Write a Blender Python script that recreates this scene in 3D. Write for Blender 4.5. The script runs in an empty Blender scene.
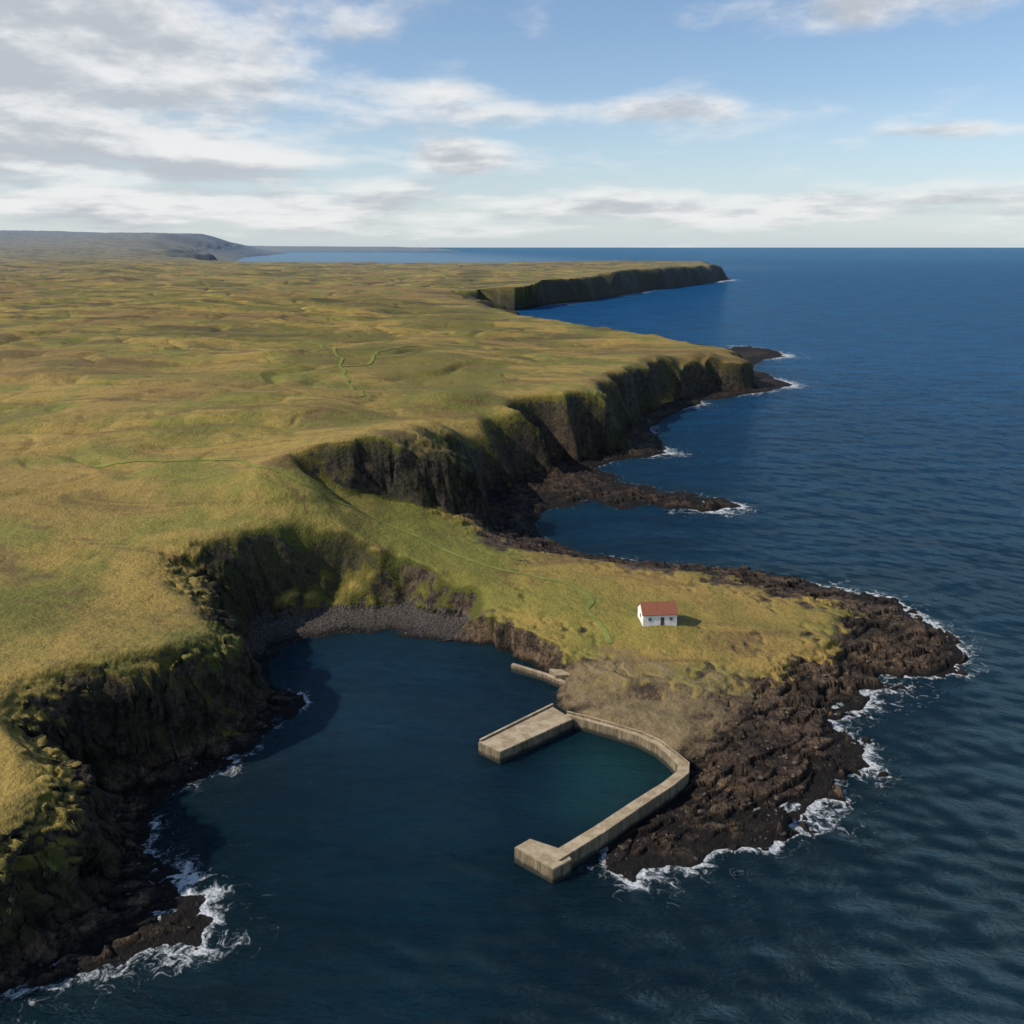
import bpy, bmesh, math, random
import numpy as np
from mathutils import Vector
random.seed(4); RNG=np.random.RandomState(7)
scene=bpy.context.scene
H=85.0; F=887.0; PITCH=math.atan(265/887)
CP,SP=math.cos(PITCH),math.sin(PITCH)
def P(u,v,z=0.0):
    a=(u-512)/F; b=(512-v)/F
    dx=a; dy=CP+b*SP; dz=-SP+b*CP
    s=(z-H)/dz
    return (dx*s,dy*s)
# ------------------------------------------------------------------ coast data
shore_px=[(-300,1080),(-100,1035),(0,1003),(60,985),(130,965),(190,945),(216,925),(208,903),(185,885),(155,855),(138,828),(150,800),(190,785),(230,762),(265,740),(282,720),(298,695),(276,682),(264,664),(280,647),(330,634),(385,634),(430,637),(470,645),(505,653),(540,668),(572,684),(560,700),(565,716),(620,730),(655,745),(676,768),(668,790),(625,822),(612,845),(615,866),(640,880),(690,866),(715,845),(760,838),(800,818),(835,802),(828,778),(850,775),(866,765),(862,745),(835,722),(870,705),(902,686),(872,672),(930,672),(962,668),(965,655),(940,630),(885,600),(830,586),(780,576),(740,568),(700,566),(640,566),(600,560),(575,550),(548,537),(535,520),(550,508),(590,503),(615,507),(650,506),(668,512),(700,512),(735,506),(728,501),(690,494),(665,493),(650,486),(630,486),(622,477),(606,466),(628,460),(655,458),(672,453),(655,438),(654,428),(672,414),(707,402),(757,392),(790,384),(775,377),(758,370),(765,360),(795,357),(765,349),(735,346),(715,352),(680,356),(640,352),(600,346),(560,338),(525,325),(500,315),(480,310),(510,310),(560,305),(600,299),(620,295),(680,288),(712,283.5),(730,280),(722,276.5),(695,275),(600,273.5),(500,274),(400,273),(300,271.5),(245,270)]
shore=[P(u,v,0) for u,v in shore_px]+[(-1400,4600),(-1850,6200),(-2180,7400),(-2480,9000),(-3050,12500),(-4200,17000),(-22000,17000),(-22000,-200),(-200,-200)]
top_px=[(-300,950,15),(-150,890,15),(-60,850,15),(0,815,15),(26,785,16),(6,742,18),(-22,706,20),(16,672,21),(90,652,21),(160,643,20),(212,632,17),(190,606,18),(130,580,20),(140,550,21),(190,532,22),(262,525,22),(325,532,20),(362,548,16),(382,572,11),(400,598,7),(450,612,6.5),(500,627,6),(560,645,5),(585,668,4.2),(640,678,4.4),(690,688,4.2),(735,672,4.2),(790,655,4.5),(832,636,5),(828,614,5.5),(780,600,6),(720,582,6.5),(685,572,7),(620,562,8),(560,558,8.5),(505,549,9),(465,537,10),(435,522,11.5),(400,508,14),(360,497,17),(325,484,21),(297,461,29),(318,450,32),(340,441,33),(370,432,33.5),(400,424,33),(430,417,31),(455,424,27.5),(478,440,21),(495,461,13),(505,452,12),(494,428,22),(483,405,29.5),(520,402,29),(560,393,28),(600,374,27),(640,357,26),(700,351,23),(738,361,17.5),(736,356,19),(700,346,22),(640,336,24),(580,326,25),(530,317,26),(480,308,27),(440,296,26),(456,290,28),(520,287,31.5),(560,279,37),(620,270,42),(670,267,42.5),(702,265.3,41),(704,262.5,42),(680,260.8,45),(600,260.8,43),(500,262.5,40),(400,263,39),(240,262,38)]
tops=[P(u,v,z)+(z,) for u,v,z in top_px]+[(-1550,3700,50),(-1950,4700,78),(-2400,6000,135),(-2750,7400,190),(-2950,8900,205),(-3900,12000,180),(-7000,16000,110),(-21500,16500,150),(-21500,0,40),(-400,0,25)]
strip0=[(-7500,17500),(-4300,17600),(-3200,18200),(-1700,18600),(-1000,19200),(-1300,20500),(-3500,21500),(-7400,21000)]
strip1=[(-7000,18900,120),(-4400,18900,97),(-2600,18900,91),(-1900,19200,78),(-1500,19400,50),(-1700,20200,50),(-3500,21000,92),(-7200,20700,120)]
inner_px=[(0,600,22),(100,520,22),(100,400,29),(250,400,32),(0,330,33),(200,330,33),(400,350,31),(250,455,28),(180,470,26.5),(300,400,33),(450,390,31),(300,300,34),(100,300,36),(0,280,41),(500,275,39),(350,270,38),(150,268,43),(655,615,7.6),(560,600,8),(450,570,10),(400,525,13.5),(365,512,16.5),(345,505,18.5),(720,630,6),(780,625,5.6),(560,575,8.5),(0,480,25),(-200,480,25),(-300,330,33)]
inner=[P(u,v,z)+(z,) for u,v,z in inner_px]+[(-2900,4600,80),(-4800,9000,230),(-6000,8500,232),(-7000,8000,236),(-4500,7000,195),(-4500,5500,110)]
LOWSET={(362,548),(382,572),(400,598),(450,612),(500,627),(560,645),(585,668),(640,678),(690,688),(735,672),(790,655),(832,636),(828,614),(780,600),(720,582),(685,572),(620,562),(560,558),(505,549),(465,537),(435,522),(400,508),(360,497),(325,484),(655,615),(560,600),(450,570),(400,525),(365,512),(345,505),(720,630),(780,625),(560,575)}
HLO=[];HHI=[]
for u,v,z in top_px+inner_px:
    (HLO if (u,v) in LOWSET else HHI).append(P(u,v,z)+(z,))
HLO.append(P(310,500,22)+(22,)); HLO.append(P(290,480,25)+(25,))
HHI+=tops[len(top_px):]+strip1+inner[len(inner_px):]
NECK=[P(352,548,18),P(322,515,21),P(300,478,23),P(330,481,21),P(362,493,17),P(400,503,14),P(440,513,10),P(500,523,4),P(560,540,0),P(1200,540,0),P(1200,1000,0),P(400,1000,0),P(340,640,0)]

# ------------------------------------------------------------------ noise
perm=RNG.permutation(256).astype(np.int32); perm=np.concatenate([perm,perm])
ang=RNG.rand(256)*2*np.pi; GX=np.cos(ang).astype(np.float32); GY=np.sin(ang).astype(np.float32)
VR=RNG.rand(256).astype(np.float32)
def perlin(x,y,seed=0):
    x=x+seed*17.31; y=y+seed*9.77
    xf=np.floor(x); yf=np.floor(y)
    xi=xf.astype(np.int32)&255; yi=yf.astype(np.int32)&255
    fx=(x-xf).astype(np.float32); fy=(y-yf).astype(np.float32)
    u=fx*fx*fx*(fx*(fx*6-15)+10); v=fy*fy*fy*(fy*(fy*6-15)+10)
    a=perm[xi]; b=perm[(xi+1)&255]
    aa=perm[a+yi]; ab=perm[a+((yi+1)&255)]; ba=perm[b+yi]; bb=perm[b+((yi+1)&255)]
    n00=GX[aa]*fx+GY[aa]*fy; n10=GX[ba]*(fx-1)+GY[ba]*fy
    n01=GX[ab]*fx+GY[ab]*(fy-1); n11=GX[bb]*(fx-1)+GY[bb]*(fy-1)
    nx0=n00+u*(n10-n00); nx1=n01+u*(n11-n01)
    return (nx0+v*(nx1-nx0))*1.5
def blocks(x,y,seed):
    """fractured tilted blocks: cellular noise with a random height and tilt per cell"""
    x=x+seed*13.7; y=y+seed*7.9
    xf=np.floor(x); yf=np.floor(y); best=np.full(x.shape,9.,np.float32); sec=np.full(x.shape,9.,np.float32); val=np.zeros(x.shape,np.float32)
    for i in(-1,0,1):
        for j in(-1,0,1):
            cx=(xf+i).astype(np.int32)&255; cy=(yf+j).astype(np.int32)&255
            h=perm[perm[cx]+cy]; h2=perm[h+37]; h3=perm[h+91]
            dx=(xf+i+VR[h]-x).astype(np.float32); dy=(yf+j+VR[h2]-y).astype(np.float32)
            d=dx*dx+dy*dy; m=d<best
            sec=np.where(m,best,np.minimum(sec,d))
            val=np.where(m,VR[h3]-.5+dx*GX[h2]*.6+dy*GY[h2]*.6,val); best=np.minimum(best,d)
    crack=np.clip((np.sqrt(sec)-np.sqrt(best))*6,0,1)
    return val-(1-crack)*.4, 1-crack
def sstep(a,b,x):
    t=np.clip((x-a)/(b-a),0,1); return t*t*(3-2*t)
def ridged(x,y,seed): return 1-2*np.abs(perlin(x,y,seed))
def sdf(polys,x,y):
    d2=np.full(x.shape,1e20,np.float32); ins=np.zeros(x.shape,bool)
    for poly in polys:
        n=len(poly)
        for i in range(n):
            ax,ay=poly[i][0],poly[i][1]; bx,by=poly[(i+1)%n][0],poly[(i+1)%n][1]
            ex,ey=bx-ax,by-ay; px=x-ax; py=y-ay
            t=np.clip((px*ex+py*ey)/(ex*ex+ey*ey+1e-9),0,1)
            qx=px-t*ex; qy=py-t*ey
            d2=np.minimum(d2,qx*qx+qy*qy)
            if ay!=by:
                c=((ay>y)!=(by>y))&(px<ex*(py/ey)); ins^=c
    d=np.sqrt(d2); return np.where(ins,d,-d)
def W(r,L): return sstep(L*2.5,L*8,r)
def idw(pts,x,y,eps):
    num=np.zeros_like(x); den=np.zeros_like(x)
    for hx,hy,hz in pts:
        w=1/(((x-hx)**2+(y-hy)**2)+eps)**1.6; num+=w*hz; den+=w
    return num/den
PLAT=P(628,712,2.3)
BEACH=[(300,632,12,1),(345,622,14,1),(400,622,13,1),(440,630,8,.8)]
SPIT=[(560,495,14,1),(600,492,12,1),(640,498,9,1),(680,504,8,1),(715,507,7,1),(560,475,14,.8),(600,470,10,.7),(530,490,14,.9),(510,510,14,.9),(650,445,9,.6),(700,408,14,.5)]
SHELF=[(518,503,14,1),(545,488,15,1),(580,474,14,1),(512,525,10,.9),(552,468,12,.9),(600,462,11,.9),(640,440,13,.8),(500,512,10,.8)]
APRON=[(655,735,8,.8),(600,700,9,1),(630,695,8,1),(660,705,8,.9),(690,715,6,.5)]
def spots(x,y,lst):
    o=np.zeros_like(x)
    for u,v,rad,w in lst:
        px,py=P(u,v,0); o=np.maximum(o,w*np.exp(-(((x-px)**2+(y-py)**2)/rad**2)**1.5))
    return o
def rstep(r): return np.where(r<1050,np.clip(r/62500,.0021,.0056),np.where(r<3100,.0036,.0065))
def terrain(x,y):
    x=x.astype(np.float32); y=y.astype(np.float32)
    r=np.hypot(x,y)
    sp=r*rstep(r)
    lim=lambda L:1-sstep(.2,.45,sp/L)
    wx=np.zeros_like(x); wy=np.zeros_like(x); vx=0; vy=0
    for i,(L,a) in enumerate([(500,50),(160,18),(60,7),(24,3.2),(9,2.6),(3.5,1.2),(1.3,0.4)]):
        w=(W(r,L)*a if L>=24 else a*(1 if L<9 else W(r,L)*.5+.5))*lim(L)
        wx=wx+perlin(x/L,y/L,3+i)*w; wy=wy+perlin(x/L,y/L,23+i)*w
        if L==24: vx=wx.copy(); vy=wy.copy()
    hq=np.exp(-((x-PLAT[0])**2+(y-PLAT[1])**2)/14**2); wx=wx*(1-hq*.85); wy=wy*(1-hq*.85)
    d0=sdf([shore,strip0],x+wx,y+wy)
    d0s=sdf([shore,strip0],x+vx,y+vy)
    d1=sdf([tops,strip1],x+vx*.7,y+vy*.7)
    TL=idw(HLO,x,y,40.); TH=idw(HHI,x,y,60.)
    sq=sdf([NECK],x+vx*.5,y+vy*.5)
    wpt=P(312,508,21)
    west=np.clip(1.3*np.exp(-(((x-wpt[0])/19)**2+((y-wpt[1])/17)**2)),0,1)
    wd=3.2+19*west
    bq=sstep(-1,1,(sq+perlin(x/11,y/11,31)*(1.8+3*west)+perlin(x/24,y/24,30)*6*west)/wd)
    T=TL*bq+TH*(1-bq)
    step=4*bq*(1-bq)*(1-west)*np.clip((TH-TL)/10,0,1)*(r>200)*(r<340)*sstep(-56,-44,x)
    out=np.maximum(-d1,0); dl=np.maximum(d0,0)
    vfar=sstep(4500,7000,r)
    c=sstep(9,15,T)*(1-vfar*.7); far=sstep(300,900,r)
    t=dl/(dl+out+1e-4); ts=np.maximum(d0s,0)/(np.maximum(d0s,0)+out+1e-4)
    t=t+(ts-t)*c*sstep(.02,.2,t)
    t=np.where(d1>0,1.0,t); t=np.where(d0<=0,0,t)
    near=1-far
    but=(ridged(x/40,y/40,43)-.3)*.55+(ridged(x/17,y/17,41)-.3)*.30*lim(17)+(ridged(x/8,y/8,42)-.3)*.08*lim(8)
    butf=perlin(x/150,y/150,47)*1.1*lim(150)+perlin(x/330,y/330,49)*.6+perlin(x/60,y/60,48)*.8*lim(60)
    m9=sstep(900,1300,r); but=but*(1-m9)+butf*m9*1.5
    tt=np.clip(t+but*.32*4*t*(1-t)*c*(1-vfar),0,1)
    e0=.30+.10*perlin(x/40,y/40,45)+.14*sstep(230,270,r)*sstep(-40,0,x)*(1-sstep(600,900,r))
    up=.25+.10*perlin(x/50,y/50,38)
    Sc=.06*sstep(0,.3,tt)+(.94-up)*sstep(e0,e0+.33,tt)+up*sstep(.5,1.02,tt)
    Sc=Sc*(1-m9*.5)+m9*.5*sstep(.05,1,tt)
    Sl=tt**.85
    S=Sl*(1-c)+Sc*c
    h=T*S
    mid=np.clip(4*S*(1-S)*c*(1-vfar)+step,0,1)
    th=2.4+far*4
    qv=(h+perlin(x/9,y/9,46)*2.6+perlin(x/25,y/25,35)*4+(x*.08+y*.05))/th; fr=qv-np.floor(qv)
    h=h+(sstep(.35,.85,fr)-fr)*th*.42*np.clip(mid*1.3,0,1)*lim(9)
    rock=np.maximum(sstep(0,.04,t)*(1-sstep(.72,.98,t)),step)
    r9=ridged(x/8,y/8,51)*lim(8); r3=ridged(x/3.1,y/3.1,52)*lim(3.1); p6=perlin(x/5.5,y/5.5,58)*lim(5.5)
    sel=(rock>0)&(r<1100)
    bl=np.zeros_like(x); ck=np.zeros_like(x)
    if sel.any():
        xs=x[sel]; ys=y[sel]; cr,sr=.86,.5; l1=lim(7)[sel]; l2=lim(2.4)[sel]; l3=lim(.8)[sel]
        xr=(xs*cr+ys*sr)+perlin(xs/3,ys/3,59)*.9; yr=(-xs*sr+ys*cr)+perlin(xs/3,ys/3,60)*.9
        a1,c1=blocks(xr/8.5,yr/3.0,1); a2,c2=blocks(xr/3.2,yr/1.3,2); a3,c3=blocks(xr/1.1,yr/.7,3)
        bl[sel]=a1*1.1*l1+a2*.48*l2+a3*.18*l3; ck[sel]=np.maximum(c1*l1,c2*.7*l2)
    ap=np.clip(spots(x,y,APRON)*1.3,0,1)
    shel=rock*(1-hq)*(1-ap*.92)*np.maximum(sstep(0,.12,t),step)
    cli=1-.1*c
    shm=np.clip(spots(x,y,SHELF)*1.6,0,1)
    h=h*(1-shm)+np.minimum(h,1.3+.03*dl+p6*.5)*shm
    hr=h+(bl*.95+r9*.14+p6*.26)*shel*cli*(1-vfar)
    tb=.8; q2=(hr+x*.04-y*.02)/tb; f2=q2-np.floor(q2); hr=hr+(sstep(.55,.95,f2)-f2)*tb*.95*shel*(1-c*.8)*lim(3)
    h=hr+r3*.06*shel
    spt=spots(x,y,SPIT); h=np.where(d0>0,np.maximum(h,spt*(.8+bl*1.6+r9*.6+p6*.6)*sstep(0,2,d0)),h)
    di=np.maximum(d1,0)*(1-step)
    hum=sstep(.5,6,di)
    roll=perlin(x/75,y/60,68)*2.2*sstep(8,60,di)+perlin(x/34,y/28,61)*.7*sstep(5,35,di)*lim(34)+perlin(x/14,y/14,62)*.26*sstep(2,14,di)*lim(14)+perlin(x/5,y/5,63)*.12*hum*lim(5)+perlin(x/2,y/2,64)*.05*near
    gul=np.maximum(ridged(x/85+perlin(x/40,y/40,70)*.5,y/52,72)-.62,0)
    roll-=gul*5.0*sstep(20,70,di)
    gul2=np.maximum(ridged(x/38+perlin(x/20,y/20,32)*.4,y/24,33)-.7,0); roll-=gul2*2.0*sstep(10,40,di)*lim(30)
    roll+=(perlin(x/170,y/140,65)*4.0+ridged(x/190+perlin(x/90,y/90,74)*.3,y/80,66)*2.8)*sstep(30,150,di)*sstep(220,550,r)
    roll+=(perlin(x/900,y/500,67)*9+ridged(x/520+perlin(x/300,y/300,76)*.3,y/240,69)*7)*sstep(200,900,di)*sstep(900,2200,r)*(1-vfar*.8)
    h=h+roll*(t>=1)
    be=np.clip(spots(x,y,BEACH)*1.8,0,1)
    cap=.13*dl+np.maximum(dl-11,0)*1.0+perlin(x/3,y/3,75)*.1+.05
    h=np.where((d0>0),h*(1-be)+np.minimum(h,cap)*be,h)
    under=-np.minimum(-np.minimum(d0,0)*.5,14)
    h=np.where(d0<=0,under-.05,h+.02)
    reef=sstep(-10*(1+r/600),0,d0)*(d0<0)*(1-hq)*sstep(20,40,x)
    rb_=ridged(x/25,y/25,36)*sstep(500,900,r)*lim(25)
    h=h+reef*np.maximum(r9*.6+r3*.4+p6*.6-.5+rb_*.9,0)*3.4
    pl=np.exp(-(((x-PLAT[0])/11)**2+((y-PLAT[1])/6.5)**2)**1.5)
    h=np.where(d0>0,h*(1-pl)+pl*(2.15+perlin(x/2,y/2,71)*.12),h)
    n1=perlin(x/7,y/7,81)*lim(7); n2=perlin(x/2.2,y/2.2,82)*lim(2.2); n3=perlin(x/22,y/22,83)*lim(22)
    gc=sstep(.48,.80,t+n1*.20+n2*.10+n3*.34); gl=sstep(.60,1.14,t+n1*.34+n2*.34+n3*.22+np.minimum(di*.03,.35))
    g=gc*c+gl*(1-c); g=g*(1-be*(h<2.2))*(1-step*.75); g=np.maximum(g,vfar); g=g*(1-shm*(h<4))
    return dict(h=h,d0=d0,t=t,grass=g,c=c*(1-shm),pl=pl,be=be,crack=ck*shel,mid=np.clip(mid*1.4,0,1)*(1-shm)*(1-be)*(1-vfar))

# ------------------------------------------------------------------ polar level-of-detail grid
NA=1100
az=np.radians(np.linspace(-45,45,NA))
rs=[58.0]
while rs[-1]<30000:
    r=rs[-1]; rs.append(r*(1+float(rstep(np.float64(r)))))
rs=np.array(rs)
if len(rs)%2==0: rs=np.append(rs,rs[-1]*1.005)
NR=len(rs)
A,R=np.meshgrid(az,rs)
X=(np.sin(A)*R).astype(np.float32); Y=(np.cos(A)*R).astype(np.float32)
KS=('h','d0','t','grass','c','pl','be','crack','mid')
res={k:np.empty(X.shape,np.float32) for k in KS}
for i in range(0,NR,200):
    q=terrain(X[i:i+200],Y[i:i+200])
    for k in res: res[k][i:i+200]=q[k]
hh=res['h']
lrs=np.log(rs)
def ground(x,y):
    a=np.arctan2(x,y); r=np.hypot(x,y)
    fa=(a-az[0])/(az[1]-az[0]); fr=np.interp(np.log(r),lrs,np.arange(NR))
    ia=np.clip(fa.astype(int),0,NA-2); ir=np.clip(fr.astype(int),0,NR-2); ua=fa-ia; ur=fr-ir
    return (hh[ir,ia]*(1-ua)+hh[ir,ia+1]*ua)*(1-ur)+(hh[ir+1,ia]*(1-ua)+hh[ir+1,ia+1]*ua)*ur
# crags: push steep rock along its normal with noise that varies with height as well
PX,PY,PZ=X.copy(),Y.copy(),hh.copy()
er=[np.gradient(M,axis=0) for M in(X,Y,hh)]; ea=[np.gradient(M,axis=1) for M in(X,Y,hh)]
nx=er[1]*ea[2]-er[2]*ea[1]; ny=er[2]*ea[0]-er[0]*ea[2]; nz=er[0]*ea[1]-er[1]*ea[0]
sg=np.sign(nz)*-1; nl=np.sqrt(nx*nx+ny*ny+nz*nz)+1e-6
nx,ny,nz=[-m*sg/nl for m in(nx,ny,nz)]
steep=1-sstep(.5,.85,np.abs(nz))
sp=R*rstep(R); LM=lambda L:1-sstep(.2,.5,sp/L)
mk=res['mid']*steep
sel=(mk>.01)&(R<1200)
x_,y_,z_=X[sel],Y[sel],hh[sel]; a_=x_*.8+y_*.6; b_=-x_*.6+y_*.8
cr=ridged(a_/6+b_/9,z_/6.0,101)*1.3*LM(6)[sel]+ridged(b_/4.5,z_/4+a_/8,102)*1.0*LM(5)[sel]+ridged(a_/2.6,z_/2.0+b_/3,103)*.42*LM(2.6)[sel]+perlin(b_/1.6+a_/2,z_/1.1,104)*.3*LM(1.6)[sel]-.5
cr*=mk[sel]
PX[sel]+=nx[sel]*cr; PY[sel]+=ny[sel]*cr; PZ[sel]+=nz[sel]*cr*.5
def mesh_np(name,co,quads,attrs=None,smooth=True):
    me=bpy.data.meshes.new(name)
    me.vertices.add(len(co)); me.vertices.foreach_set('co',co.astype(np.float32).ravel())
    n=len(quads); k=quads.shape[1]
    me.loops.add(n*k); me.loops.foreach_set('vertex_index',quads.astype(np.int32).ravel())
    me.polygons.add(n); me.polygons.foreach_set('loop_start',np.arange(0,n*k,k,dtype=np.int32))
    me.polygons.foreach_set('loop_total',np.full(n,k,np.int32))
    me.polygons.foreach_set('use_smooth',np.full(n,smooth,bool))
    me.update(calc_edges=True)
    for a,v in (attrs or {}).items():
        at=me.attributes.new(a,'FLOAT','POINT'); at.data.foreach_set('value',v.astype(np.float32).ravel())
    ob=bpy.data.objects.new(name,me); scene.collection.objects.link(ob); return ob
def gridquads(nr,nc):
    i=np.arange(nr*nc).reshape(nr,nc)
    return np.stack([i[:-1,:-1],i[:-1,1:],i[1:,1:],i[1:,:-1]],-1).reshape(-1,4)
def compact(co,q,attrs):
    used=np.zeros(len(co),bool); used[q.ravel()]=True
    m=np.cumsum(used)-1
    return co[used],m[q],{k:v[used] for k,v in attrs.items()}
dirt=np.maximum(res['pl']*.95,spots(X,Y,[(655,735,10,.85),(690,722,10,.68),(600,698,10,.75),(625,686,10,.66),(655,692,9,.62),(720,702,9,.58),(690,745,8,.55),(680,698,9,.5)]))
green=spots(X,Y,[(640,640,16,.8),(570,620,18,.8),(500,590,16,.7),(440,560,16,.7),(400,590,14,.8),(380,520,14,.5),(600,580,14,.4),(700,600,12,.4),(130,610,16,.5),(180,560,18,.5),(60,690,14,.5),(390,460,16,.3)])
peb=np.clip(res['be']*1.2,0,1)*(hh<3.0)
co=np.stack([PX,PY,PZ],-1).reshape(-1,3)
q=gridquads(NR,NA); q=q[:,::-1]
hv=hh.ravel(); q=q[hv[q].max(1)>-2.5]
co,q,at=compact(co,q,{'grass':res['grass'].ravel(),'dirt':dirt.ravel(),'pebble':peb.ravel(),'cliff':res['c'].ravel(),'crack':res['crack'].ravel(),'green':green.ravel()})
land=mesh_np('terrain',co,q,at)
land['kind']='structure'; land['label']='grassy clifftop moorland with dark rocky shore'; land['category']='terrain'

# ------------------------------------------------------------------ sea
foamlist=[(222,920,12,.9),(190,885,9,.85),(170,955,10,.8),(60,988,16,.62),(150,845,9,.7),(240,765,9,.6),(190,792,9,.45),(295,702,7,.75),(270,735,7,.4),
 (650,888,9,.95),(612,872,7,.75),(715,865,10,.92),(770,842,10,.92),(840,805,12,.95),(875,765,11,1),(838,722,8,1),(885,705,11,.95),(925,685,11,.95),(970,662,14,1.05),(955,630,14,1.05),(905,603,16,1.05),(850,590,13,.9),
 (728,510,16,1),(690,514,10,.7),(640,562,16,.5),(600,553,10,.45),(672,453,18,.95),(610,465,14,.5),(650,430,18,.7),(690,405,24,.75),(760,393,28,.7),(800,384,34,.95),(802,357,50,.95),(750,346,45,.6),(640,293,180,.7),(560,303,120,.7),(735,281,180,1)]
X2=X[::2,::2]; Y2=Y[::2,::2]; d2=res['d0'][::2,::2]; h2=hh[::2,::2]
nr2,nc2=X2.shape
fs=spots(X2,Y2,foamlist)
Lf=np.clip(np.hypot(X2,Y2)/200,1,8)
dd=np.maximum(-d2,0); dd=np.where(h2>-.6,dd*.25,dd)
gn=perlin(X2/8,Y2/8,91)*1.0+.95
gn=np.clip(gn,.2,2)
foam=fs*np.exp(-dd/(3.6*Lf*gn))
foam=np.maximum(foam,.38*fs*np.exp(-dd/(10*Lf)))
foam=np.maximum(foam,.3*np.exp(-dd/(1.1*Lf))*(1-spots(X2,Y2,[(600,780,22,1),(400,680,38,1)])))
shal=np.exp(-dd/5)
bas=spots(X2,Y2,[(615,770,10,1),(590,800,7,.7)])
ext=np.array([45000,80000,160000.])
azc=az[::2]
Xe=np.sin(azc)[None]*ext[:,None]; Ye=np.cos(azc)[None]*ext[:,None]
rn=np.array([20.])
Xn=np.sin(azc)[None]*rn[:,None]; Yn=np.cos(azc)[None]*rn[:,None]
z1=lambda m:np.concatenate([np.zeros((1,nc2)),m,np.zeros((3,nc2))],0)
XS=np.concatenate([Xn,X2,Xe],0); YS=np.concatenate([Yn,Y2,Ye],0)
RS=np.hypot(XS,YS)
calm=1-.5*np.clip(spots(XS,YS,[(400,700,45,1),(600,780,18,1)]),0,1)
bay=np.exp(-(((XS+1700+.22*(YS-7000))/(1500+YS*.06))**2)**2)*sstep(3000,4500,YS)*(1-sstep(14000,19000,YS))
ZS=(perlin(XS/14,YS/9,95)*.16+perlin(XS/5+.3*YS/5,YS/3.2,96)*.08)*calm*(1-sstep(400,1500,RS))
co=np.stack([XS,YS,ZS],-1).reshape(-1,3)
sea=mesh_np('sea_water',co,gridquads(nr2+4,nc2)[:,::-1],{'foam':z1(foam).ravel(),'shallow':z1(shal).ravel(),'basin':z1(bas).ravel(),'calm':calm.ravel(),'bay':bay.ravel()})
sea['kind']='structure'; sea['label']='deep blue rippled ocean with white surf at rocks'; sea['category']='sea'

# ------------------------------------------------------------------ material helpers
class N:
    def __init__(s,nt): s.nt=nt
    def node(s,t,**k):
        n=s.nt.nodes.new(t)
        for a,b in k.items(): setattr(n,a,b)
        return n
    def put(s,sock,v):
        if isinstance(v,bpy.types.NodeSocket): s.nt.links.new(v,sock)
        elif isinstance(v,(tuple,list)) and len(v)==3 and sock.type=='RGBA': sock.default_value=(*v,1)
        else: sock.default_value=v
    def math(s,op,a,b=0.0,c=0.0,clamp=False):
        n=s.node('ShaderNodeMath',operation=op,use_clamp=clamp)
        s.put(n.inputs[0],a); s.put(n.inputs[1],b); s.put(n.inputs[2],c); return n.outputs[0]
    def vm(s,op,a,b=(0,0,0)):
        n=s.node('ShaderNodeVectorMath',operation=op); s.put(n.inputs[0],a); s.put(n.inputs[1],b); return n.outputs[0]
    def mix(s,f,a,b):
        n=s.node('ShaderNodeMix',data_type='RGBA'); s.put(n.inputs[0],f); s.put(n.inputs[6],a); s.put(n.inputs[7],b); return n.outputs[2]
    def mul(s,a,b):
        n=s.node('ShaderNodeMix',data_type='RGBA',blend_type='MULTIPLY'); n.inputs[0].default_value=1; s.put(n.inputs[6],a); s.put(n.inputs[7],b); return n.outputs[2]
    def ramp(s,v,a,b,x=0.,y=1.,smooth=True):
        n=s.node('ShaderNodeMapRange',interpolation_type='SMOOTHSTEP' if smooth else 'LINEAR')
        s.put(n.inputs['Value'],v); n.inputs['From Min'].default_value=a; n.inputs['From Max'].default_value=b
        n.inputs['To Min'].default_value=x; n.inputs['To Max'].default_value=y; return n.outputs[0]
    def noise(s,vec,scale,detail=4,rough=.55,dist=0.,dim='2D'):
        n=s.node('ShaderNodeTexNoise',noise_dimensions=dim); s.put(n.inputs['Vector'],vec); n.inputs['Scale'].default_value=scale
        n.inputs['Detail'].default_value=detail; n.inputs['Roughness'].default_value=rough; n.inputs['Distortion'].default_value=dist
        return n.outputs['Fac']
    def attr(s,name):
        return s.node('ShaderNodeAttribute',attribute_name=name).outputs['Fac']
    def bump(s,h,strength,dist,normal=None):
        n=s.node('ShaderNodeBump'); s.put(n.inputs['Height'],h); n.inputs['Strength'].default_value=strength; n.inputs['Distance'].default_value=dist
        if normal is not None: s.put(n.inputs['Normal'],normal)
        return n.outputs[0]
    def mapping(s,vec,scale=(1,1,1),rot=(0,0,0)):
        n=s.node('ShaderNodeMapping'); s.put(n.inputs['Vector'],vec); n.inputs['Scale'].default_value=scale; n.inputs['Rotation'].default_value=rot; return n.outputs[0]
def new_mat(name):
    m=bpy.data.materials.new(name); m.use_nodes=True; nt=m.node_tree; nt.nodes.clear()
    s=N(nt); o=s.node('ShaderNodeOutputMaterial'); b=s.node('ShaderNodeBsdfPrincipled'); nt.links.new(b.outputs[0],o.inputs[0])
    return m,s,b,o

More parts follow.
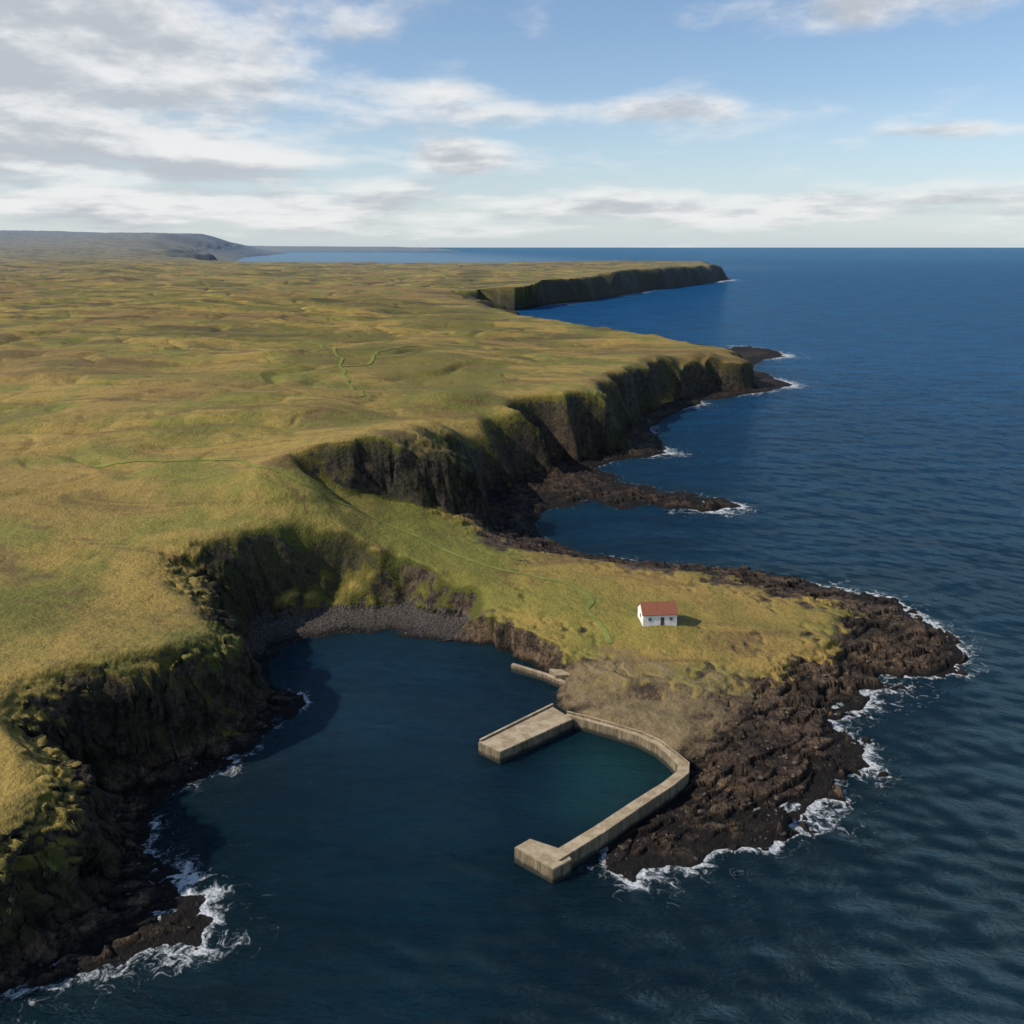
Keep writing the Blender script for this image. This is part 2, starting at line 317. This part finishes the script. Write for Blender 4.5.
# terrain material
m,s,b,o=new_mat('moor_and_rock')
geo=s.node('ShaderNodeNewGeometry'); pos=geo.outputs['Position']
sx=s.node('ShaderNodeSeparateXYZ'); s.put(sx.inputs[0],pos); Z=sx.outputs['Z']
sn=s.node('ShaderNodeSeparateXYZ'); s.put(sn.inputs[0],geo.outputs['Normal']); NZ=sn.outputs['Z']
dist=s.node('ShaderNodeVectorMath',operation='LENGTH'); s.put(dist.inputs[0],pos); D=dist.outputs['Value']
nL=s.noise(pos,.006,4,.6); nM=s.noise(pos,.024,5,.6); nS=s.noise(pos,.25,5,.66,0,'3D'); nF=s.noise(pos,1.6,3,.7,0,'3D')
wisp=s.noise(s.mapping(pos,(.8,2.6,1),(0,0,.25)),.03,6,.66,.8)
wisp2=s.noise(s.mapping(pos,(1,4.2,1),(0,0,.12)),.009,6,.7,.5)
gold=(.300,.212,.056); olive=(.125,.112,.028); brown=(.145,.094,.039); lime=(.180,.168,.036); rust=(.215,.138,.050)
gcol=s.mix(s.ramp(s.math('ADD',nM,s.math('MULTIPLY',s.math('SUBTRACT',nS,.5),.2)),.42,.60),gold,lime)
gcol=s.mix(s.math('MULTIPLY',s.ramp(s.math('ADD',nL,s.math('MULTIPLY',s.math('SUBTRACT',nS,.5),.2)),.48,.62),s.ramp(D,150,600,.5,.8)),gcol,olive)  # own turf tone; olive and wisp streaks below also paint in cloud shadow
gcol=s.mix(s.math('MULTIPLY',s.ramp(nL,.48,.36),s.ramp(D,200,700,.3,.85)),gcol,rust)
gcol=s.mix(s.math('MULTIPLY',s.ramp(s.math('ADD',s.attr('green'),s.math('MULTIPLY',s.math('SUBTRACT',nM,.5),1.2)),.15,.9),.7),gcol,(.165,.165,.032))
gcol=s.mix(s.math('MULTIPLY',s.ramp(wisp,.53,.67),.78),gcol,brown)
gcol=s.mix(s.math('MULTIPLY',s.ramp(wisp2,.51,.61),s.ramp(D,200,800,.15,.85)),gcol,(.075,.060,.027))
gcol=s.mix(s.math('MULTIPLY',s.ramp(nS,.54,.72),.38),gcol,(.115,.088,.026))
gcol=s.mul(gcol,s.mix(s.ramp(nF,.3,.7),(.80,.80,.76),(1.14,1.12,1.09)))
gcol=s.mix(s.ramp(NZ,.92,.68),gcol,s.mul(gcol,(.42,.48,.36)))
rA=s.noise(pos,.35,5,.7,.6,'3D'); rB=s.noise(pos,2.2,4,.7,0,'3D'); rV=s.noise(s.mapping(pos,(1.0,1.0,.9)),.6,5,.72,.5,'3D')
rC=s.noise(s.mapping(pos,(1,1,3)),.03,5,.65,.4,'3D')
rcol=s.mix(s.ramp(rA,.36,.64),(.027,.021,.017),(.150,.103,.066))
rcol=s.mix(s.math('MULTIPLY',s.ramp(rB,.5,.75),.55),rcol,(.225,.170,.118))
rcol=s.mul(rcol,s.mix(s.ramp(s.noise(pos,.085,3,.6),.38,.62),(.5,.50,.52),(1.25,1.2,1.1)))
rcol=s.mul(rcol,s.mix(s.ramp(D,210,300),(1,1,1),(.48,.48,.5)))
cl=s.mix(s.ramp(rV,.38,.62),(.016,.014,.012),(.085,.066,.046))
cl=s.mix(s.math('MULTIPLY',s.ramp(s.math('ADD',s.math('MULTIPLY',rA,.5),s.math('MULTIPLY',rC,.5)),.45,.53),s.ramp(NZ,.1,.55,.2,.95)),cl,(.058,.054,.017))
rcol=s.mix(s.math('MULTIPLY',s.attr('cliff'),s.ramp(Z,1.5,5.0)),rcol,cl)
rcol=s.mul(rcol,s.mix(s.ramp(rB,.3,.6),(.55,.55,.55),(1.1,1.1,1.1)))
rcol=s.mul(rcol,s.mix(s.attr('crack'),(1,1,1),(.3,.3,.3)))
wet=s.ramp(s.math('ADD',Z,s.math('MULTIPLY',s.math('SUBTRACT',rA,.5),2.5)),.2,1.4)
rcol=s.mix(wet,(.011,.009,.008),rcol)
vor=s.node('ShaderNodeTexVoronoi',voronoi_dimensions='2D'); s.put(vor.inputs['Vector'],pos); vor.inputs['Scale'].default_value=1.6
pcol=s.mix(s.ramp(vor.outputs['Distance'],.1,.6),(.12,.10,.085),(.045,.038,.032))
rcol=s.mix(s.math('MULTIPLY',s.attr('pebble'),s.ramp(Z,0.1,.7)),rcol,pcol)
g=s.attr('grass')
slope=s.math('MAXIMUM',s.ramp(s.math('ADD',NZ,s.math('MULTIPLY',s.math('SUBTRACT',rA,.5),.8)),.46,.68),s.ramp(D,2500,5000))
gm=s.math('MULTIPLY',g,slope)
gm=s.ramp(s.math('ADD',gm,s.math('ADD',s.math('MULTIPLY',s.math('SUBTRACT',nS,.5),.9),s.math('MULTIPLY',s.math('SUBTRACT',nF,.5),.4))),.28,.66)
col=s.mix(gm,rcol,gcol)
dcol=s.mix(s.ramp(nS,.35,.65),(.135,.100,.054),(.225,.165,.092))
dcol=s.mix(s.math('MULTIPLY',s.ramp(s.math('ADD',s.math('MULTIPLY',nF,.5),s.math('MULTIPLY',rA,.5)),.46,.6),.6),dcol,(.13,.115,.036))
dfac=s.ramp(s.math('ADD',s.attr('dirt'),s.math('ADD',s.math('MULTIPLY',s.math('SUBTRACT',nS,.5),1.0),s.math('MULTIPLY',s.math('SUBTRACT',rA,.5),.6))),.3,.85)
col=s.mix(dfac,col,dcol)
col=s.mix(s.ramp(D,900,9000,0,.9,False),col,(.17,.215,.265))  # bluish haze painted into the colour, growing with distance from the origin
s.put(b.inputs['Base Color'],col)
s.put(b.inputs['Roughness'],.85)
b.inputs['Specular IOR Level'].default_value=.2
gb=s.math('ADD',s.math('MULTIPLY',nS,1.2),s.math('MULTIPLY',nF,.3))
rb=s.math('ADD',s.math('MULTIPLY',rA,1.8),s.math('ADD',s.math('MULTIPLY',rB,.6),s.math('MULTIPLY',rV,1.8)))
hm=s.node('ShaderNodeMix',data_type='FLOAT'); s.put(hm.inputs[0],s.math('MAXIMUM',g,s.attr('dirt'))); s.put(hm.inputs[2],rb); s.put(hm.inputs[3],gb)
s.put(b.inputs['Normal'],s.bump(hm.outputs[0],.85,1.0))
land.data.materials.append(m)

# sea material: dark body colour + fresnel-weighted sky reflection
m,s,b,o=new_mat('ocean'); s.nt.nodes.remove(b)
geo=s.node('ShaderNodeNewGeometry'); pos=geo.outputs['Position']
w1=s.noise(s.mapping(pos,(1,1.9,1),(0,0,.45)),.22,3,.6)
w2=s.noise(s.mapping(pos,(1,2.0,1),(0,0,.3)),.85,4,.68)
w0=s.noise(s.mapping(pos,(1,2.5,1),(0,0,.35)),.03,3,.6)
hgt=s.math('ADD',s.math('ADD',s.math('MULTIPLY',w1,1.3),s.math('MULTIPLY',w2,1.35)),s.math('MULTIPLY',w0,1.3))
hgt=s.math('MULTIPLY',hgt,s.attr('calm'))
big=s.noise(pos,.012,3,.6)
base=s.mix(s.ramp(big,.35,.7),(.0007,.0110,.0205),(.0011,.0165,.0300))
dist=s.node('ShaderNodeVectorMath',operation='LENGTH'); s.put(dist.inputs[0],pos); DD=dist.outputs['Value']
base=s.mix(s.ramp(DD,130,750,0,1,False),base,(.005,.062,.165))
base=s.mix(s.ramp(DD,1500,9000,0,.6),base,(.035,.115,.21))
streak=s.noise(s.mapping(pos,(1,3.5,1),(0,0,.3)),.02,5,.7)
base=s.mul(base,s.mix(s.ramp(streak,.35,.65),(.74,.76,.79),(1.26,1.24,1.21)))
chop=s.noise(s.mapping(pos,(1,2.4,1),(0,0,.3)),.3,5,.7)
base=s.mix(s.ramp(DD,120,350,.45,1),base,s.mul(base,s.mix(s.ramp(chop,.35,.65),(.6,.62,.66),(1.4,1.38,1.34))))
base=s.mix(s.math('MULTIPLY',s.attr('shallow'),.5),base,(.008,.024,.023))
base=s.mix(s.math('MULTIPLY',s.attr('basin'),.75),base,(.003,.036,.034))
base=s.mix(s.math('MULTIPLY',s.attr('bay'),.8),base,(.17,.255,.335))  # sheltered bay's pale sky reflection, painted into the base colour
fo=s.attr('foam')
fn=s.noise(pos,.5,7,.76,.8); wn=s.node('ShaderNodeTexNoise',noise_dimensions='2D'); s.put(wn.inputs['Vector'],pos); wn.inputs['Scale'].default_value=.8
fv=s.node('ShaderNodeTexVoronoi',feature='DISTANCE_TO_EDGE',voronoi_dimensions='2D'); s.put(fv.inputs['Vector'],s.vm('ADD',pos,s.vm('MULTIPLY',wn.outputs['Color'],(2,2,0)))); fv.inputs['Scale'].default_value=.8
lace=s.ramp(fv.outputs['Distance'],0,.28,.16,0)
ff=s.math('ADD',s.math('MULTIPLY',fo,.74),s.math('ADD',s.math('MULTIPLY',s.math('SUBTRACT',fn,.5),2.1),s.math('MULTIPLY',lace,fo)))
fm=s.ramp(ff,.36,.86)
fm=s.math('MULTIPLY',fm,s.ramp(fo,.05,.2))
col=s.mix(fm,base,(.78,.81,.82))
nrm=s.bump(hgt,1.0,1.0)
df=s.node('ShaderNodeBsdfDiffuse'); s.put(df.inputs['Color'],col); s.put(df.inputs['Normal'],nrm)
gl=s.node('ShaderNodeBsdfGlossy'); gl.inputs['Roughness'].default_value=.10; gl.inputs['Color'].default_value=(.60,.86,1,1); s.put(gl.inputs['Normal'],nrm)
fr=s.node('ShaderNodeFresnel'); fr.inputs['IOR'].default_value=1.33; s.put(fr.inputs['Normal'],nrm)
fac=s.math('MULTIPLY',s.math('MINIMUM',s.math('MULTIPLY',fr.outputs[0],s.ramp(DD,150,700,.42,.75)),.18),s.math('SUBTRACT',1.0,fm))
mx=s.node('ShaderNodeMixShader'); s.put(mx.inputs[0],fac); s.nt.links.new(df.outputs[0],mx.inputs[1]); s.nt.links.new(gl.outputs[0],mx.inputs[2]); s.nt.links.new(mx.outputs[0],o.inputs[0])
sea.data.materials.append(m)

# concrete
m,s,b,o=new_mat('weathered_concrete'); CON=m
geo=s.node('ShaderNodeNewGeometry'); pos=geo.outputs['Position']
sx=s.node('ShaderNodeSeparateXYZ'); s.put(sx.inputs[0],pos); Z=sx.outputs['Z']
sn=s.node('ShaderNodeSeparateXYZ'); s.put(sn.inputs[0],geo.outputs['Normal'])
n1=s.noise(pos,.5,5,.65,.4,'3D'); n2=s.noise(pos,4,4,.7,0,'3D'); st=s.noise(s.mapping(pos,(1,1,.12)),2.2,4,.65,0,'3D')
c=s.mix(s.ramp(n1,.38,.62),(.30,.225,.135),(.46,.37,.245))
c=s.mix(s.math('MULTIPLY',s.ramp(n2,.48,.66),.6),c,(.20,.15,.09))
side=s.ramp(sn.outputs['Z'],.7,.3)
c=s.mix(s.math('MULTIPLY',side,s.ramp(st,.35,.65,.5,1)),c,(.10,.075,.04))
br=s.node('ShaderNodeTexBrick'); s.put(br.inputs['Vector'],s.mapping(pos,(1,1,1),(0,0,-.45))); br.inputs['Scale'].default_value=1; br.inputs['Brick Width'].default_value=3.4; br.inputs['Row Height'].default_value=2.6; br.inputs['Mortar Size'].default_value=.03
br.inputs['Color1'].default_value=(1,1,1,1); br.inputs['Color2'].default_value=(.9,.9,.9,1); br.inputs['Mortar'].default_value=(.68,.68,.68,1)
c=s.mul(c,br.outputs['Color'])
c=s.mix(s.ramp(s.math('ADD',Z,s.math('MULTIPLY',n1,1.2)),1.0,1.8),(.018,.018,.012),c)
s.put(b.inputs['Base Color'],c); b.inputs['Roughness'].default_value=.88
s.put(b.inputs['Normal'],s.bump(s.math('ADD',n2,s.math('MULTIPLY',n1,1.5)),.6,.12))

def simple(name,c1,c2,scale=3,rough=.8,bump=.03,stretch=(1,1,1)):
    m,s,b,o=new_mat(name); tc=s.node('ShaderNodeTexCoord').outputs['Object']
    n=s.noise(s.mapping(tc,stretch),scale,4,.65,0,'3D')
    s.put(b.inputs['Base Color'],s.mix(s.ramp(n,.35,.68),c1,c2)); b.inputs['Roughness'].default_value=rough
    s.put(b.inputs['Normal'],s.bump(n,.5,bump)); return m
WHITE=simple('lime_washed_wall',(.80,.79,.75),(.66,.64,.58),1.2)
ROOF=simple('rusty_red_roof',(.26,.085,.042),(.165,.058,.032),1.5,.85,.03,(6,1,1))
DARK=simple('dark_glass',(.02,.025,.03),(.04,.045,.05),2,.15)
WOODD=simple('painted_door',(.10,.045,.03),(.07,.035,.025),4)
FRAME=simple('window_frame_paint',(.5,.48,.44),(.4,.38,.35),4)
def add_mesh(name,verts,faces,mat,parent=None,bevel=0,smooth=False):
    me=bpy.data.meshes.new(name); me.from_pydata(verts,[],faces); me.update()
    bm=bmesh.new(); bm.from_mesh(me); bmesh.ops.recalc_face_normals(bm,faces=bm.faces)
    if bevel: bmesh.ops.bevel(bm,geom=bm.edges[:],offset=bevel,segments=2,affect='EDGES')
    bm.to_mesh(me); bm.free()
    ob=bpy.data.objects.new(name,me); scene.collection.objects.link(ob); me.materials.append(mat)
    if parent: ob.parent=parent
    return ob
def prism(poly,z0,z1):
    n=len(poly); v=[(p[0],p[1],z0) for p in poly]+[(p[0],p[1],z1) for p in poly]
    f=[tuple(range(n))[::-1],tuple(range(n,2*n))]+[(i,(i+1)%n,n+(i+1)%n,n+i) for i in range(n)]
    return v,f
def offset_line(pts,off):
    out=[]
    for i,p in enumerate(pts):
        a=pts[max(i-1,0)]; c=pts[min(i+1,len(pts)-1)]
        dx,dy=c[0]-a[0],c[1]-a[1]; l=math.hypot(dx,dy); out.append((p[0]-dy/l*off,p[1]+dx/l*off))
    return out
def empty(name,loc,label,cat):
    e=bpy.data.objects.new(name,None); e.location=loc; scene.collection.objects.link(e); e['label']=label; e['category']=cat; return e
def catmull(pts,n=6,k=.5):
    out=[]
    for i in range(len(pts)-1):
        p0=pts[max(i-1,0)];p1=pts[i];p2=pts[i+1];p3=pts[min(i+2,len(pts)-1)]
        for j in range(n):
            t=j/n
            out.append(tuple(.5*((2*p1[d])+(-p0[d]+p2[d])*t+(2*p0[d]-5*p1[d]+4*p2[d]-p3[d])*t*t+(-p0[d]+3*p1[d]-3*p2[d]+p3[d])*t**3) for d in range(2)))
    out.append(pts[-1]); return out
def rel(poly,o): return [(p[0]-o[0],p[1]-o[1]) for p in poly]
QZ=2.4
qp=[P(478,742,QZ),P(500,752,QZ),P(573,719,QZ),P(552,706,QZ)]
o0=qp[0]
e=empty('stone_quay',(o0[0],o0[1],0),'broad weathered concrete quay arm jutting into the cove','quay')
add_mesh('quay_body',*prism(rel(qp,o0),-4,QZ),CON,e,.08)
ln=[P(479,740.5,QZ),P(552,704.5,QZ)]
kl=rel(offset_line(ln,-.55),o0)+rel(offset_line(ln,-.05),o0)[::-1]
add_mesh('kerb',*prism(kl,QZ-.3,QZ+.35),CON,e,.05)
cl=[P(566,714,QZ),P(585,718.5,QZ),P(612,726,QZ),P(640,734.5,QZ),P(658,743,QZ),P(672,754,QZ),P(684,765,QZ),P(683,773,QZ),P(668,785,QZ),P(640,803,QZ),P(600,830,QZ),P(554,858,QZ)]
o1=cl[-1]
e=empty('harbour_breakwater',(o1[0],o1[1],0),'angular concrete breakwater with hooked end enclosing small harbour','breakwater')
WID=[.55,.55,.56,.6,.66,.8,1.0,1.08,1.1,1.15,1.2,1.2]
def var_off(sign,k=1.0,add=0):
    out=[]
    for i,p in enumerate(cl):
        a=cl[max(i-1,0)]; c2=cl[min(i+1,len(cl)-1)]; dx,dy=c2[0]-a[0],c2[1]-a[1]; l=math.hypot(dx,dy); w=(WID[i]*k+add)*sign
        out.append((p[0]-dy/l*w-o1[0],p[1]+dx/l*w-o1[1]))
    return out
add_mesh('wall_body',*prism(var_off(1)+var_off(-1)[::-1],-4,QZ),CON,e,.06)
add_mesh('parapet',*prism(var_off(1,1,-.02)+var_off(1,1,-.36)[::-1],QZ-.3,QZ+.45),CON,e,.05)
hd=[P(514,848,QZ),P(530,839,QZ),P(566,851,QZ),P(572,860,QZ),P(553,870,QZ)]
add_mesh('pier_head',*prism(rel(hd,o1),-4,QZ+.12),CON,e,.08)
jl=[P(512,664,1.4),P(545,674,1.4),P(580,688,1.6)]
o2=jl[0]
e=empty('boat_jetty',(o2[0],o2[1],0),'narrow concrete jetty wall with slipway below grassy bank','jetty')
add_mesh('jetty_wall',*prism(rel(offset_line(jl,.5),o2)+rel(offset_line(jl,-.5),o2)[::-1],-3,1.5),CON,e,.05)
sl=[P(549,668.5,2.3),P(573,670,2.3),P(577,675,2.3),P(556,675,2.3)]
v,f=prism(rel(sl,o2),-2,2.3); add_mesh('slipway',v,f,CON,e,.04)

# ------------------------------------------------------------------ house
hx,hy=P(657,618,7.6)
gz=float(ground(np.array([hx]),np.array([hy]))[0])
e=empty('cottage',(hx,hy,gz-.1),'small white cottage with rusty red pitched roof on grass','house')
e.rotation_euler=(0,0,math.radians(5))
L2,W2,EH,RH=3.7,2.6,2.6,4.4
v=[(-L2,-W2,-1.),(L2,-W2,-1.),(L2,W2,-1.),(-L2,W2,-1.),(-L2,-W2,EH),(L2,-W2,EH),(L2,W2,EH),(-L2,W2,EH),(-L2,0,RH),(L2,0,RH)]
f=[(0,3,2,1),(0,1,5,4),(2,3,7,6),(1,2,6,9,5),(3,0,4,8,7),(4,5,9,8),(6,7,8,9)]
add_mesh('wall',v,f,WHITE,e)
ov=.22; th=.14; sl_=(RH-EH)/W2; ye=W2+ov; ze=EH-ov*sl_
prof=[(-ye,ze+.02),(0,RH+.02),(ye,ze+.02),(ye,ze+.02+th),(0,RH+.02+th*1.2),(-ye,ze+.02+th)]
v=[(-L2-ov,a,b_) for a,b_ in prof]+[(L2+ov,a,b_) for a,b_ in prof]
f=[(0,1,4,5),(1,2,3,4),(6,11,10,7),(7,10,9,8)]+[(i,6+i,6+(i+1)%6,(i+1)%6) for i in range(6)]
roof=add_mesh('roof',v,f,ROOF,e)
def box(name,x0,x1,y0,y1,z0,z1,mat,parent,bev=0):
    return add_mesh(name,*prism([(x0,y0),(x1,y0),(x1,y1),(x0,y1)],z0,z1),mat,parent,bev)
box('door',.15,.9,-W2-.04,-W2+.05,.12,1.95,WOODD,e)
for x0 in(-2.5,2.1):
    w=box('window',x0,x0+.6,-W2-.03,-W2+.05,1.2,1.9,DARK,e)
    vv=[];ff=[]
    for a0,a1,b0,b1 in((-.07,.67,1.13,1.2),(-.07,.67,1.9,1.97),(-.07,0,1.2,1.9),(.6,.67,1.2,1.9),(.27,.33,1.2,1.9)):
        pv,pf=prism([(x0+a0,-W2-.07),(x0+a1,-W2-.07),(x0+a1,-W2+.04),(x0+a0,-W2+.04)],b0,b1); k=len(vv); vv+=pv; ff+=[tuple(i+k for i in t) for t in pf]
    add_mesh('frame',vv,ff,FRAME,w)
w=box('window',-L2-.03,-L2+.05,-.35,.35,1.1,1.9,DARK,e)

# ------------------------------------------------------------------ footpaths
PATHM=simple('path_turf',(.150,.170,.045),(.205,.215,.065),.5,1.0)
PATHM.node_tree.nodes['Principled BSDF'].inputs['Specular IOR Level'].default_value=0
def path(pix,width,label):
    pts=catmull([P(*p) for p in pix],60)
    pts=np.array(pts); n=len(pts)
    jit=np.array([perlin(pts[:,0]/14,pts[:,1]/14,5),perlin(pts[:,0]/14,pts[:,1]/14,6)]).T*2.0; pts=pts+jit
    tang=np.gradient(pts,axis=0); tang/=np.linalg.norm(tang,axis=1)[:,None]+1e-9
    nor=np.stack([-tang[:,1],tang[:,0]],1)
    w=width*(1+.3*perlin(pts[:,0]/3,pts[:,1]/3,9))
    rows=[]
    for k in np.linspace(-1,1,7):
        p=pts+nor*(w*k/2)[:,None]; z=ground(p[:,0],p[:,1]); rr=np.hypot(p[:,0],p[:,1]); rows.append(np.column_stack([p,z+.07+rr*.0005-(.03 if abs(k)==1 else 0)]))
    co=np.array(rows); q=gridquads(7,n)
    ob=mesh_np('footpath',co.reshape(-1,3),q)
    me=ob.data
    if me.polygons[0].normal.z<0: me.flip_normals()
    ob.data.materials.append(PATHM); ob['kind']='structure'; ob['label']=label; ob['category']='path'
path([(75,452,28),(150,457,27),(230,466,26),(262,480,25),(300,494,22.5),(340,506,19.5),(370,515,17),(400,527,14),(440,545,12),(480,562,10),(540,577,8.5),(575,585,8.2),(592,598,8),(590,612,7.5),(600,628,6.5),(610,642,5.6)],1.2,'narrow green footpath worn through golden grass')
path([(310,342,31),(335,352,31),(345,370,31),(365,390,31)],1.8,'faint green track across moorland grass')
path([(335,362,31),(365,360,31),(385,350,31),(420,345,31)],1.8,'faint green track across moorland grass')

# ------------------------------------------------------------------ loose rocks (uncountable)
bm=bmesh.new(); bmesh.ops.create_icosphere(bm,subdivisions=2,radius=1); bv=np.array([v.co[:] for v in bm.verts]); bf=np.array([[v.index for v in f.verts] for f in bm.faces]); bm.free()
def scatter(name,mask,count,smin,smax,mat,label,cat,seed):
    rg=np.random.RandomState(seed)
    idx=np.flatnonzero(mask.ravel()); rr=np.hypot(X.ravel()[idx],Y.ravel()[idx]); p=rr**1.5; p/=p.sum()
    pick=rg.choice(idx,size=min(count,len(idx)),replace=False,p=p)
    V=[];Fc=[];k=0
    protos=[]
    for j in range(8):
        q=bv.copy()
        for _ in range(9):
            nrm=rg.randn(3); nrm/=np.linalg.norm(nrm); d=rg.uniform(.35,.75); dt=q@nrm; q=q-np.maximum(dt-d,0)[:,None]*nrm
        protos.append(q)
    for i in pick:
        sc=smin*(smax/smin)**(rg.rand()**2.2); q=protos[rg.randint(8)]*np.array([1,rg.uniform(.5,1),rg.uniform(.35,.7)])*sc
        a=rg.rand()*6.28; c_,s_=math.cos(a),math.sin(a); q=q@np.array([[c_,s_,0],[-s_,c_,0],[0,0,1]])
        q=q+np.array([X.ravel()[i],Y.ravel()[i],hh.ravel()[i]+sc*.05]); V.append(q); Fc.append(bf+k); k+=len(q)
    ob=mesh_np(name,np.concatenate(V),np.concatenate(Fc),None,False); ob.data.materials.append(mat); ob['kind']='stuff'; ob['label']=label; ob['category']=cat
def rockmat(name,c1,c2,wetz=True):
    m,s,b,o=new_mat(name); geo=s.node('ShaderNodeNewGeometry'); pos=geo.outputs['Position']; sx=s.node('ShaderNodeSeparateXYZ'); s.put(sx.inputs[0],pos)
    n=s.noise(pos,1.3,4,.7,.5,'3D'); n2=s.noise(pos,.3,3,.6,0,'3D')
    c=s.mix(s.ramp(s.math('ADD',s.math('MULTIPLY',n,.6),s.math('MULTIPLY',n2,.4)),.38,.62),c1,c2)
    wet=s.ramp(s.math('ADD',sx.outputs['Z'],n),.6,1.9)
    s.put(b.inputs['Base Color'],s.mix(wet,(.012,.01,.009),c)); s.put(b.inputs['Roughness'],s.math('ADD',s.math('MULTIPLY',wet,.5),.4)); s.put(b.inputs['Normal'],s.bump(n,.7,.25)); return m
RM=rockmat('shore_rock',(.03,.022,.016),(.12,.085,.057))
near=(np.hypot(X,Y)<420)
scatter('shore_rocks',(hh>-.3)&(hh<3.6)&(res['t']<.8)&near&(res['pl']<.05)&(peb<.3)&(mk<.05)&(dirt<.4),1500,.15,.7,RM,'loose dark brown boulders along the rocky shore','rocks',3)
scatter('beach_pebbles',(hh>-.1)&(peb>.4)&(hh<2.2),3000,.12,.45,rockmat('pebble_stone',(.055,.047,.04),(.14,.12,.10)),'grey pebbles and cobbles on the cove beach','pebbles',5)

# ------------------------------------------------------------------ light & sky
SUN=Vector((-.94,-.22,0)).normalized(); EL=math.radians(39)
sd=Vector((SUN.x*math.cos(EL),SUN.y*math.cos(EL),math.sin(EL)))
l=bpy.data.lights.new('sun','SUN'); l.energy=4.7; l.angle=math.radians(.5); l.color=(1,.91,.77)
lo=bpy.data.objects.new('sun',l); lo.rotation_euler=sd.to_track_quat('Z','Y').to_euler(); lo.location=(0,0,300); scene.collection.objects.link(lo)
w=bpy.data.worlds.new('World'); scene.world=w; w.use_nodes=True; nt=w.node_tree; nt.nodes.clear(); s=N(nt)
try: w.cycles.sampling_method='MANUAL'; w.cycles.sample_map_resolution=512
except Exception as ex: print(ex)
out=s.node('ShaderNodeOutputWorld'); bg=s.node('ShaderNodeBackground'); nt.links.new(bg.outputs[0],out.inputs[0]); bg.inputs[1].default_value=.1
sky=s.node('ShaderNodeTexSky',sky_type='NISHITA'); sky.sun_disc=False; sky.sun_elevation=EL; sky.sun_rotation=math.atan2(sd.x,sd.y)%(2*math.pi); sky.air_density=1; sky.dust_density=.6; sky.ozone_density=1.5; sky.altitude=80
dirn=s.node('ShaderNodeTexCoord').outputs['Generated']
sp_=s.node('ShaderNodeSeparateXYZ'); s.put(sp_.inputs[0],dirn)
zz=s.math('MAXIMUM',sp_.outputs['Z'],0.0)
hyp=s.math('SQRT',s.math('ADD',s.math('MULTIPLY',sp_.outputs['X'],sp_.outputs['X']),s.math('MULTIPLY',sp_.outputs['Y'],sp_.outputs['Y'])))
AZ=s.math('ARCTAN2',sp_.outputs['X'],sp_.outputs['Y']); E_=s.math('DIVIDE',zz,s.math('MAXIMUM',hyp,.001))
def cloudvec(dz=0.0):
    lg=s.math('MULTIPLY',s.math('LOGARITHM',s.math('ADD',s.math('ADD',zz,dz),.08),math.e),.75)
    c=s.node('ShaderNodeCombineXYZ'); s.put(c.inputs[0],s.math('MULTIPLY',sp_.outputs['X'],1.05)); s.put(c.inputs[1],s.math('MULTIPLY',sp_.outputs['Y'],1.05)); s.put(c.inputs[2],lg); return c.outputs[0]
def ae(u,v):
    a=(u-512)/F; b_=(512-v)/F; dx,dy,dz=a,CP+b_*SP,-SP+b_*CP
    return math.atan2(dx,dy),dz/math.hypot(dx,dy)
blobs=[(-20,45,330,90,.56),(60,135,290,58,.46),(230,115,110,36,.38),(400,90,150,17,.33),(590,112,170,16,.34),(455,156,50,17,.42),(850,10,170,20,.24),(980,130,90,8,.24),(100,200,600,28,.34),(720,207,560,20,.32)]
cover=None
for u,v,wu,wv,am in blobs:
    a0,e0=ae(u,v); da=wu/F; de=wv/F
    x_=s.math('DIVIDE',s.math('SUBTRACT',AZ,a0),da); y_=s.math('DIVIDE',s.math('SUBTRACT',E_,e0),de)
    rr=s.math('ADD',s.math('MULTIPLY',x_,x_),s.math('MULTIPLY',y_,y_))
    g_=s.math('MULTIPLY',s.math('EXPONENT',s.math('MULTIPLY',rr,-1)),am)
    cover=g_ if cover is None else s.math('MAXIMUM',cover,g_)
def dens(dz):
    v=cloudvec(dz); return s.noise(v,6.5,8,.56,.0,'3D')
d_0=s.math('ADD',dens(0),cover); d_1=s.math('ADD',dens(.014),cover)
al=s.ramp(d_0,.55,.88)
shade=s.ramp(s.math('ADD',s.math('ADD',s.math('MULTIPLY',cover,-.45),d_1),s.math('MULTIPLY',s.math('SUBTRACT',d_1,d_0),1.0)),.48,.88)
ccol=s.mix(shade,(8.6,8.65,8.7),(5.1,5.45,5.9))
skyc=s.mul(sky.outputs[0],(1.22,1.27,1.36))
hz=s.math('MULTIPLY',s.ramp(E_,0,.15,1,0,False),.6)
skyc=s.mix(hz,skyc,(6.3,7.4,8.5))
fin=s.mix(s.math('MULTIPLY',al,.93),skyc,ccol)
s.put(bg.inputs[0],fin)
# ------------------------------------------------------------------ camera
cd=bpy.data.cameras.new('camera'); cd.sensor_width=36; cd.lens=F/1024*36; cd.clip_start=1; cd.clip_end=300000
cam=bpy.data.objects.new('camera',cd); cam.location=(0,0,H); cam.rotation_euler=(math.pi/2-PITCH,0,0); scene.collection.objects.link(cam); scene.camera=cam
scene.view_settings.view_transform='Standard'; scene.view_settings.look='None'; scene.view_settings.exposure=0
print('verts',len(land.data.vertices),NR)
